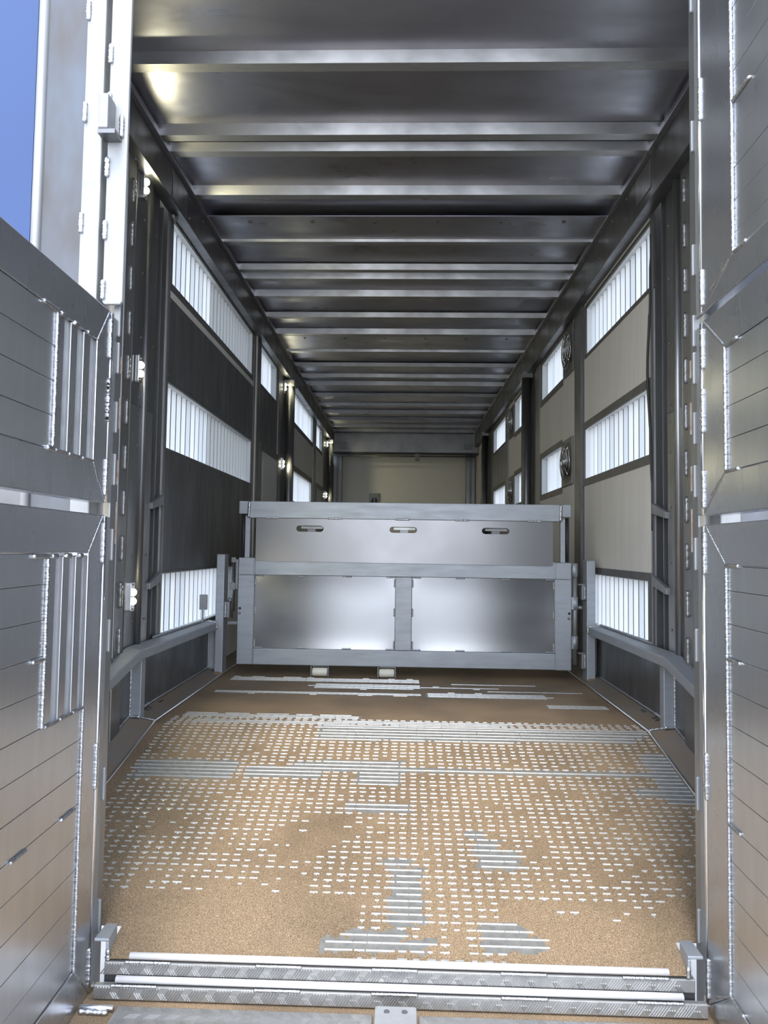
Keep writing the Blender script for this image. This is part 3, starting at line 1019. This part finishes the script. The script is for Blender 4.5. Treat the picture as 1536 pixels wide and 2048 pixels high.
# gate posts
for s, x0, x1, zt, lab in ((-1, -1.150, -1.100, .74, 'square aluminium gate post standing by the latch end of the gate'), (1, 1.132, 1.185, .733, 'square aluminium gate post standing by the hinge end of the gate')):
    xc = (x0 + x1) / 2
    t = empty('gate_post', (xc, 4.36, .006), 0, lab, 'post', 'posts at the two ends of the gate')
    h = (x1 - x0) / 2
    Bx(-h, h, -.03, .07, 0, zt).build('post_tube', M_GATE, t, bevel=.004)
    if s < 0:
        b = Bx(h + .001, h + .030, -.005, .05, .345, .445).build('keeper', M_FRAME, t, bevel=.003)
        w = MB()
        w.weld((h + .005, -.008, .345), (h + .005, -.008, .445), .0075)
        w.build('weld_bead', M_WELD, b, kind='stuff')
        MB().tube([(h + .015, .02, .445), (h + .02, .02, .47), (h + .035, .02, .46), (h + .038, .02, .44)], .004, 6).build('hook', M_DARK, t)
    else:
        for z in (.535, .115):
            b = Bx(-h - .024, -h - .001, -.005, .05, z - .045, z + .045).build('hinge_bracket', M_FRAME, t, bevel=.003)
            Bx(-h - .045, -h - .001, .0, .04, z + .046, z + .052).build('hinge_plate', M_FRAME, t)
            w = MB()
            w.weld((-h - .006, -.008, z - .043), (-h - .006, -.008, z + .043), .006)
            w.build('weld_bead', M_WELD, b, kind='stuff')
    MB().dome((h * .4 * -s * -1, -.035, .0), (0, 0, 1), .045, .018, 10).build('grit_pile', M_GRIT, t)

# ================================================================ REAR DOORS
def door(s, z0, z1, lab, slots=None, stile=.10, rail=.10, seam0=None, tees=(), toprail=None, botrail=None, L=.80):
    """a rear door folded outwards, u runs from the hinge towards the camera, inner face looks at the trailer's middle"""
    ang = math.radians(-88.37 if s < 0 else -91.88)
    t = empty('rear_door', (s * .80, 1.87, z0), ang, lab, 'door', None)
    sg = -1 if s < 0 else 1
    H = z1 - z0
    tr = rail if toprail is None else toprail
    br = rail if botrail is None else botrail
    def b(u0, u1, a0, a1, d0=0.0, d1=.04):
        return Bx(u0, u1, sg * d0, sg * d1, a0, a1)
    def P(u, d, z):
        return (u, sg * d, z)
    us = .0
    # frame with mitred top corners
    o = MB()
    o.prism([P(us, 0, H), P(L, 0, H), P(L, 0, H - tr), P(stile, 0, H - tr)], 0, (0, sg * .04, 0))
    o.build('top_rail', M_DOORF, t, bevel=.003)
    o = MB()
    o.prism([P(us, 0, 0), P(L, 0, 0), P(L, 0, br), P(stile, 0, br)], 0, (0, sg * .04, 0))
    o.build('bottom_rail', M_DOORF, t, bevel=.003)
    o = MB()
    o.prism([P(us, 0, 0.001), P(stile - .0008, 0, br), P(stile - .0008, 0, H - tr), P(us, 0, H - .001)], 0, (0, sg * .04, 0))
    o.build('hinge_stile', M_DOORF, t, bevel=.003)
    b(L - .08, L - .001, br + .001, H - tr - .001).build('free_stile', M_DOORF, t, bevel=.003)
    uin = stile + .001
    zlo, zhi = br + .001, H - tr - .001
    if slots:
        sz0, sz1, sl, uend = slots
        edges = [stile + .001] + [e for p in sorted(sl) for e in p] + [uend]
        for k in range(0, len(edges), 2):
            if edges[k + 1] - edges[k] > .004:
                b(edges[k], edges[k + 1], sz0 + .001, sz1 - .001, .003).build('vent_bar', M_DOORF, t, bevel=.002)
        b(stile, uend, sz0, sz1, .011, .015).build('vent_back', M_WHITEF, t)  # shallow pale plate, its colour stands for light on the slot walls
    # planks of the field, each about 8 cm high
    z = (seam0 - z0) if seam0 is not None else zlo
    cuts = [zlo]
    while z < zhi - .01:
        if z > zlo + .01:
            cuts.append(z)
        z += .0802
    cuts.append(zhi)
    for a, c in zip(cuts, cuts[1:]):
        parts = [(uin, L - .081, a, c)]
        if slots:
            parts = []
            if c <= sz0 + .002 or a >= sz1 - .002:
                parts.append((uin, L - .081, a, c))
            elif a < sz0 - .004:
                parts += [(uend + .001, L - .081, a, c), (uin, uend + .0005, a, sz0)]
            else:
                parts.append((uend + .001, L - .081, a, c))
        for u0, u1, za, zb in parts:
            b(u0, u1, za + .0006, zb - .0006, .0035 + random.uniform(0, .0006), .037).build('plank', M_DOOR, t, bevel=.0008)
    # outer lip along the hinge edge
    MB().cyl(P(-.004, .004, .004), P(-.004, .004, H - .004), .0085, 10).build('edge_bar', M_EDGE, t)
    b(-.052, -.013, .004, H - .004, .004, .014).build('hinge_strap', M_FRAME, t, bevel=.003)
    w = MB()
    D = .001
    if slots:
        w.weld(P(uend, D, sz0), P(uend, D, sz1), .0048)
        for k in range(len(sl)):
            u0, u1 = sorted(sl)[k]
            w.weld(P(u1 + .002, D, sz1), P(u1 + .028, D, sz1), .0065)
            w.weld(P(u0, D, sz0), P(u1 + .03, D, sz0), .0045)
        w.weld(P(uend, D, sz1), P(uend + .07, D, sz1), .006)
        w.weld(P(stile, D, br), P(stile, D, sz0), .0045)
        if abs(sz0 - br) < .02:
            w.weld(P(uend, D, sz0), P(uend + .03, D, sz0), .007)
    else:
        w.weld(P(stile, D, br), P(stile, D, H - tr), .0048)
        w.weld(P(stile, D, H - tr), P(stile + .07, D, H - tr), .006)
        w.weld(P(stile, D, br), P(stile + .07, D, br), .005)
    w.weld(P(stile, D, H - tr), P(.012, D, H - .004), .0035)
    w.weld(P(stile, D, br), P(.05, D, br * .5), .003)
    for u, zz, ln in tees:
        w.weld(P(u, D, zz - z0), P(u + ln, D, zz - z0), .0048)
    for zz, ln in ((.02, .10), (H * .42, .12), (H - .13, .11)):
        w.weld(P(.006, D - .002, zz), P(.006, D - .002, zz + ln), .006)
    w.build('weld_bead', M_WELD, t, kind='stuff')
    k = MB()
    for zz in [H * f for f in (.1, .38, .7, .9)]:
        b0 = b(-.062, -.053, zz, zz + .09, -.004, .016)
        k.add(b0.v, b0.f)
    k.build('hinge_knuckle', M_FRAME, t, bevel=.004)
    return t

door(-1, .910, 1.436, 'middle rear door on the left, polished metal with three upright vent slots', (.104, .424, [(.231, .266), (.159, .196), (.088, .122)], .308), .085, .10, seam0=.93, toprail=.102, botrail=.103)
door(-1, -.376, .878, 'tall lower rear door on the left with three long vent slots', (.385 + .376, .770 + .376, [(.229, .265), (.159, .194), (.094, .124)], .309), .095, .10, seam0=-.255, tees=((.122, .143, .075), (.358, .143, .066), (.309, .54, .055)), toprail=.10, botrail=.112)
door(1, .895, 1.416, 'middle rear door on the right, plain plank field with scratched frame', None, .14, .10, seam0=.917, toprail=.105, botrail=.103)
door(1, -.355, .872, 'tall lower rear door on the right with plank field and no vent slots', None, .135, .10, seam0=-.255, tees=((.137, .15, .06), (.137, .542, .07)), toprail=.104, botrail=.104)
door(1, 1.437, 2.70, 'upper rear door on the right, reaching above the picture', None, .195, .10, seam0=1.49, tees=((.2, 1.895, .09),), toprail=.10, botrail=.085)

# ================================================================ REAR FRAME
for n, s in ((6, -1), (7, 1)):
    t = empty('trim_%d' % n, (s * .85, 1.95, -.42), kind='structure')
    def fb(a, b_, y0, y1, z0, z1):
        return Bx(s * (a - .85), s * (b_ - .85), y0 - 1.95, y1 - 1.95, z0 + .42, z1 + .42)
    fb(.816, .842, 1.955, 1.966, -.42, 2.8).build('jamb', M_BEIGEJ, t)
    fb(.811, .8155, 1.93, 1.966, -.42, 2.8).build('jamb_liner', M_STEEL, t)
    fb(.842, .858, 1.955, 1.99, -.42, 2.8).build('joint_strip', M_STEEL, t)
    fb(.858, .912, 1.90, 1.985, -.42, 2.8).build('corner_tube', M_WHITEF, t, bevel=.004)
    fb(.912, 1.032, 1.915, 1.985, -.42, 2.8).build('channel_sheet', M_STAIN, t)
    MB().cyl((s * (1.045 - .85), 1.915 - 1.95, 0), (s * (1.045 - .85), 1.915 - 1.95, 3.2), .014, 12).build('corner_round', M_FRAME, t)
    fb(1.060, 1.30, 1.91, 1.985, 1.15, 2.8).build('painted_panel', M_BLUE, t)
    fb(1.060, 1.30, 1.915, 1.985, -.42, 1.149).build('lower_sheet', M_DARK, t)
    fb(.85, 1.30, 1.99, 2.0, -.42, 2.8).build('backing_sheet', M_DARK, t)
    for za, zb in ((.80, .92), (.97, 1.04), (1.13, 1.22), (1.29, 1.34)):
        fb(.813, .818, 1.967, 1.983, za, zb).build('rusty_edge', M_RUST, t)
    if s < 0:
        w = MB()
        for z in (2.32, 2.02, 1.70):
            w.weld((s * (.908 - .85), 1.898 - 1.95, z + .42 - .03), (s * (.908 - .85), 1.898 - 1.95, z + .42 + .03), .007)
        w.build('weld_bead', M_WELD, t, kind='stuff')
Bx(-1.30, 1.30, 1.93, 2.0, 2.80, 2.92).build('trim_9', M_FRAME, kind='structure', bevel=.004)
# upper left hinge leaf with its lug
hl = empty('hinge_leaf_plate', (-.81, 1.905, 1.466), 0, 'long pale hinge plate with weld beads beside the upper left opening', 'hinge plate')
o = MB()
pts = [(-.028, .006), (-.022, 0), (.022, 0), (.028, .008), (.028, 1.3), (-.028, 1.3)]
o.prism([(a, -.012, b) for a, b in pts], 0, (0, .012, 0))
o.build('leaf', M_WHITEF, hl, bevel=.002)
w = MB()
for z in (.04, .21, .39, .58, .72, .92):
    w.weld((-.026, -.014, z - .028), (-.026, -.014, z + .028), .007)
w.build('weld_bead', M_WELD, hl, kind='stuff')
lg = Bx(-.036, -.008, -.062, -.013, .475, .575).build('stop_lug', M_FRAME, hl, bevel=.004)
Bx(-.036, .012, -.060, -.013, .462, .474).build('lug_foot', M_DARK, hl)
w = MB()
w.weld((-.040, -.03, .475), (-.040, -.03, .572), .0075)
w.weld((.012, -.016, .475), (.012, -.016, .54), .007)
w.build('weld_bead', M_WELD, lg, kind='stuff')

# ================================================================ SILL STEPS
def lugs(o, x0, x1, yf, za, zb, big=.062):
    """raised five-bar pattern on a face that looks towards the photographer"""
    x = x0 + .02
    zc = (za + zb) / 2
    hh = (zb - za) / 2 - .002
    while x < x1 - .03:
        for k in range(6):
            cx = x + k * .0072 - .018
            dx = .011
            p0, p1 = Vector((cx - dx, yf, zc - hh)), Vector((cx + dx, yf, zc + hh * .9))
            d = (p1 - p0).normalized()
            nrm = Vector((d.z, 0, -d.x)) * .0016
            q0, q1 = p0 + d * .004 + Vector((0, -.002, 0)), p1 - d * .004 + Vector((0, -.002, 0))
            o.add([p0 - nrm, p0 + nrm, p1 + nrm, p1 - nrm, q0, q1], [(0, 1, 4), (1, 2, 5, 4), (2, 3, 5), (3, 0, 4, 5)])
        for k in range(3):
            cx = x + .033 + k * .006 - .004
            dx = -.006
            p0, p1 = Vector((cx - dx, yf, zc - hh)), Vector((cx + dx, yf, zc + hh * .1))
            d = (p1 - p0).normalized()
            nrm = Vector((d.z, 0, -d.x)) * .0018
            q0, q1 = p0 + d * .003 + Vector((0, -.002, 0)), p1 - d * .003 + Vector((0, -.002, 0))
            o.add([p0 - nrm, p0 + nrm, p1 + nrm, p1 - nrm, q0, q1], [(0, 1, 4), (1, 2, 5, 4), (2, 3, 5), (3, 0, 4, 5)])
        x += big

for yf, zt, h, xa, xb, ra, rb, lab in ((1.86, -.286, .034, -.757, .765, -.692, .700, 'upper sill step with chequered front and bright round bar'),
                                       (1.843, -.336, .036, -.776, .790, -.720, .730, 'lower sill step with chequered front and bright round bar')):
    t = empty('sill_step', (0, yf, zt - h), 0, lab, 'step', 'chequered steps of the rear sill')
    Bx(xa, xb, 0, .016 if zt < -.3 else .06, 0, h).build('step_nose', M_TREAD, t, bevel=.003)
    o = MB()
    lugs(o, xa, xb, 0, 0, h)
    o.build('tread_lug', M_TREAD, t, kind='stuff')
    MB().cyl((ra, .008, h + .012), (rb, .008, h + .012), .0085, 12).build('round_bar', M_BAR, t)
    w = MB()
    for x in (ra + .05, -.3, .0, .33, rb - .06):
        w.weld((x - .06, -.002, h + .001), (x + .06, -.002, h + .001), .004)
    w.build('weld_bead', M_WELD, t, kind='stuff')
    if zt > -.3:
        Bx(xa, xb, .004, .06, -.02, -.0005).build('shadow_strip', M_BLACK, t)  # black strip painted in for the shadow line under the upper step
led = Bx(-.95, .95, 1.60, 1.90, -.40, -.376).build('trim_8', M_GRIT, kind='structure')
for x0, x1, lab in ((-.70, -.054, 'worn chequered tail plate to the left of the sill lug'), (.062, .80, 'worn chequered tail plate to the right of the sill lug')):
    t = empty('tail_plate', ((x0 + x1) / 2, 1.735, -.3755), 0, lab, 'plate', 'chequered tail plates at the foot of the sill')
    hw = (x1 - x0) / 2
    Bx(-hw, hw, -.35, .083, 0, .006).build('plate_sheet', M_TREAD, t, bevel=.002)
    o = MB()
    yy = .07
    r = 0
    while yy > -.1:
        xx = -hw + .03 + (.02 if r % 2 else 0)
        while xx < hw - .03:
            for k in range(5):
                p0 = Vector((xx + k * .006 - .012 - .008 * (1 if r % 2 else -1), yy - .01, .006))
                p1 = Vector((xx + k * .006 - .012 + .008 * (1 if r % 2 else -1), yy + .01, .006))
                d = (p1 - p0).normalized()
                nrm = Vector((-d.y, d.x, 0)) * .0015
                up = Vector((0, 0, .0014))
                o.add([p0 - nrm, p0 + nrm, p1 + nrm, p1 - nrm, p0 + d * .004 + up, p1 - d * .004 + up], [(0, 1, 4), (1, 2, 5, 4), (2, 3, 5), (3, 0, 4, 5)])
            xx += .05
        yy -= .024
        r += 1
    o.build('tread_lug', M_TREAD, t, kind='stuff')
t = empty('sill_lug', (.004, 1.765, -.369), 0, 'blocky aluminium lug with two bored holes at the middle of the sill', 'lug')
Bx(-.052, .052, -.05, .035, 0, .034).build('lug_body', M_WHITEF, t, bevel=.006)
for x in (-.022, .022):
    MB().cyl((x, .010, .0335), (x, .010, .0352), .0075, 12).build('bored_hole', M_DARK, t)
t = empty('corner_bar', (-.745, 1.80, -.3755), 0, 'short bright bar welded at the left foot of the sill', 'bar')
MB().cyl((-.045, 0, .012), (.04, 0, .012), .006, 10).build('bar', M_EDGE, t)
w = MB()
w.weld((-.045, -.008, .006), (.03, -.01, .006), .007)
w.build('weld_bead', M_WELD, t, kind='stuff')

# corner brackets on the ramp
for s, lab in ((-1, 'grey angle bracket on the left front corner of the ramp'), (1, 'grey angle bracket on the right front corner of the ramp')):
    t = empty('corner_bracket', (s * .757, 1.86, -.285), 0, lab, 'bracket', 'angle brackets at the ramp corners')
    o = MB()
    o.hexa([(s * -.009, .004, .046), (s * .030, .004, .046), (s * .030, .08, .046), (s * -.001, .08, .046)],
           [(s * -.009, .004, .054), (s * .030, .004, .054), (s * .030, .08, .054), (s * -.001, .08, .054)])
    o.build('top_flange', M_GATE, t, bevel=.002)
    o = MB()
    o.hexa([(s * -.009, .004, 0), (s * -.001, .004, 0), (s * .007, .08, .012), (s * -.001, .08, .012)],
           [(s * -.009, .004, .0455), (s * -.001, .004, .0455), (s * .007, .08, .0455), (s * -.001, .08, .0455)])
    o.build('side_flange', M_GATE, t, bevel=.002)
    w = MB()
    w.weld((s * -.009, .001, .0), (s * -.009, .001, .03), .006)
    w.build('weld_bead', M_WELD, t, kind='stuff')

# ================================================================ GROUND
MB().box(-40, 40, -40, 50, -1.10, -1.0).build('ground', M_CONC, kind='structure')
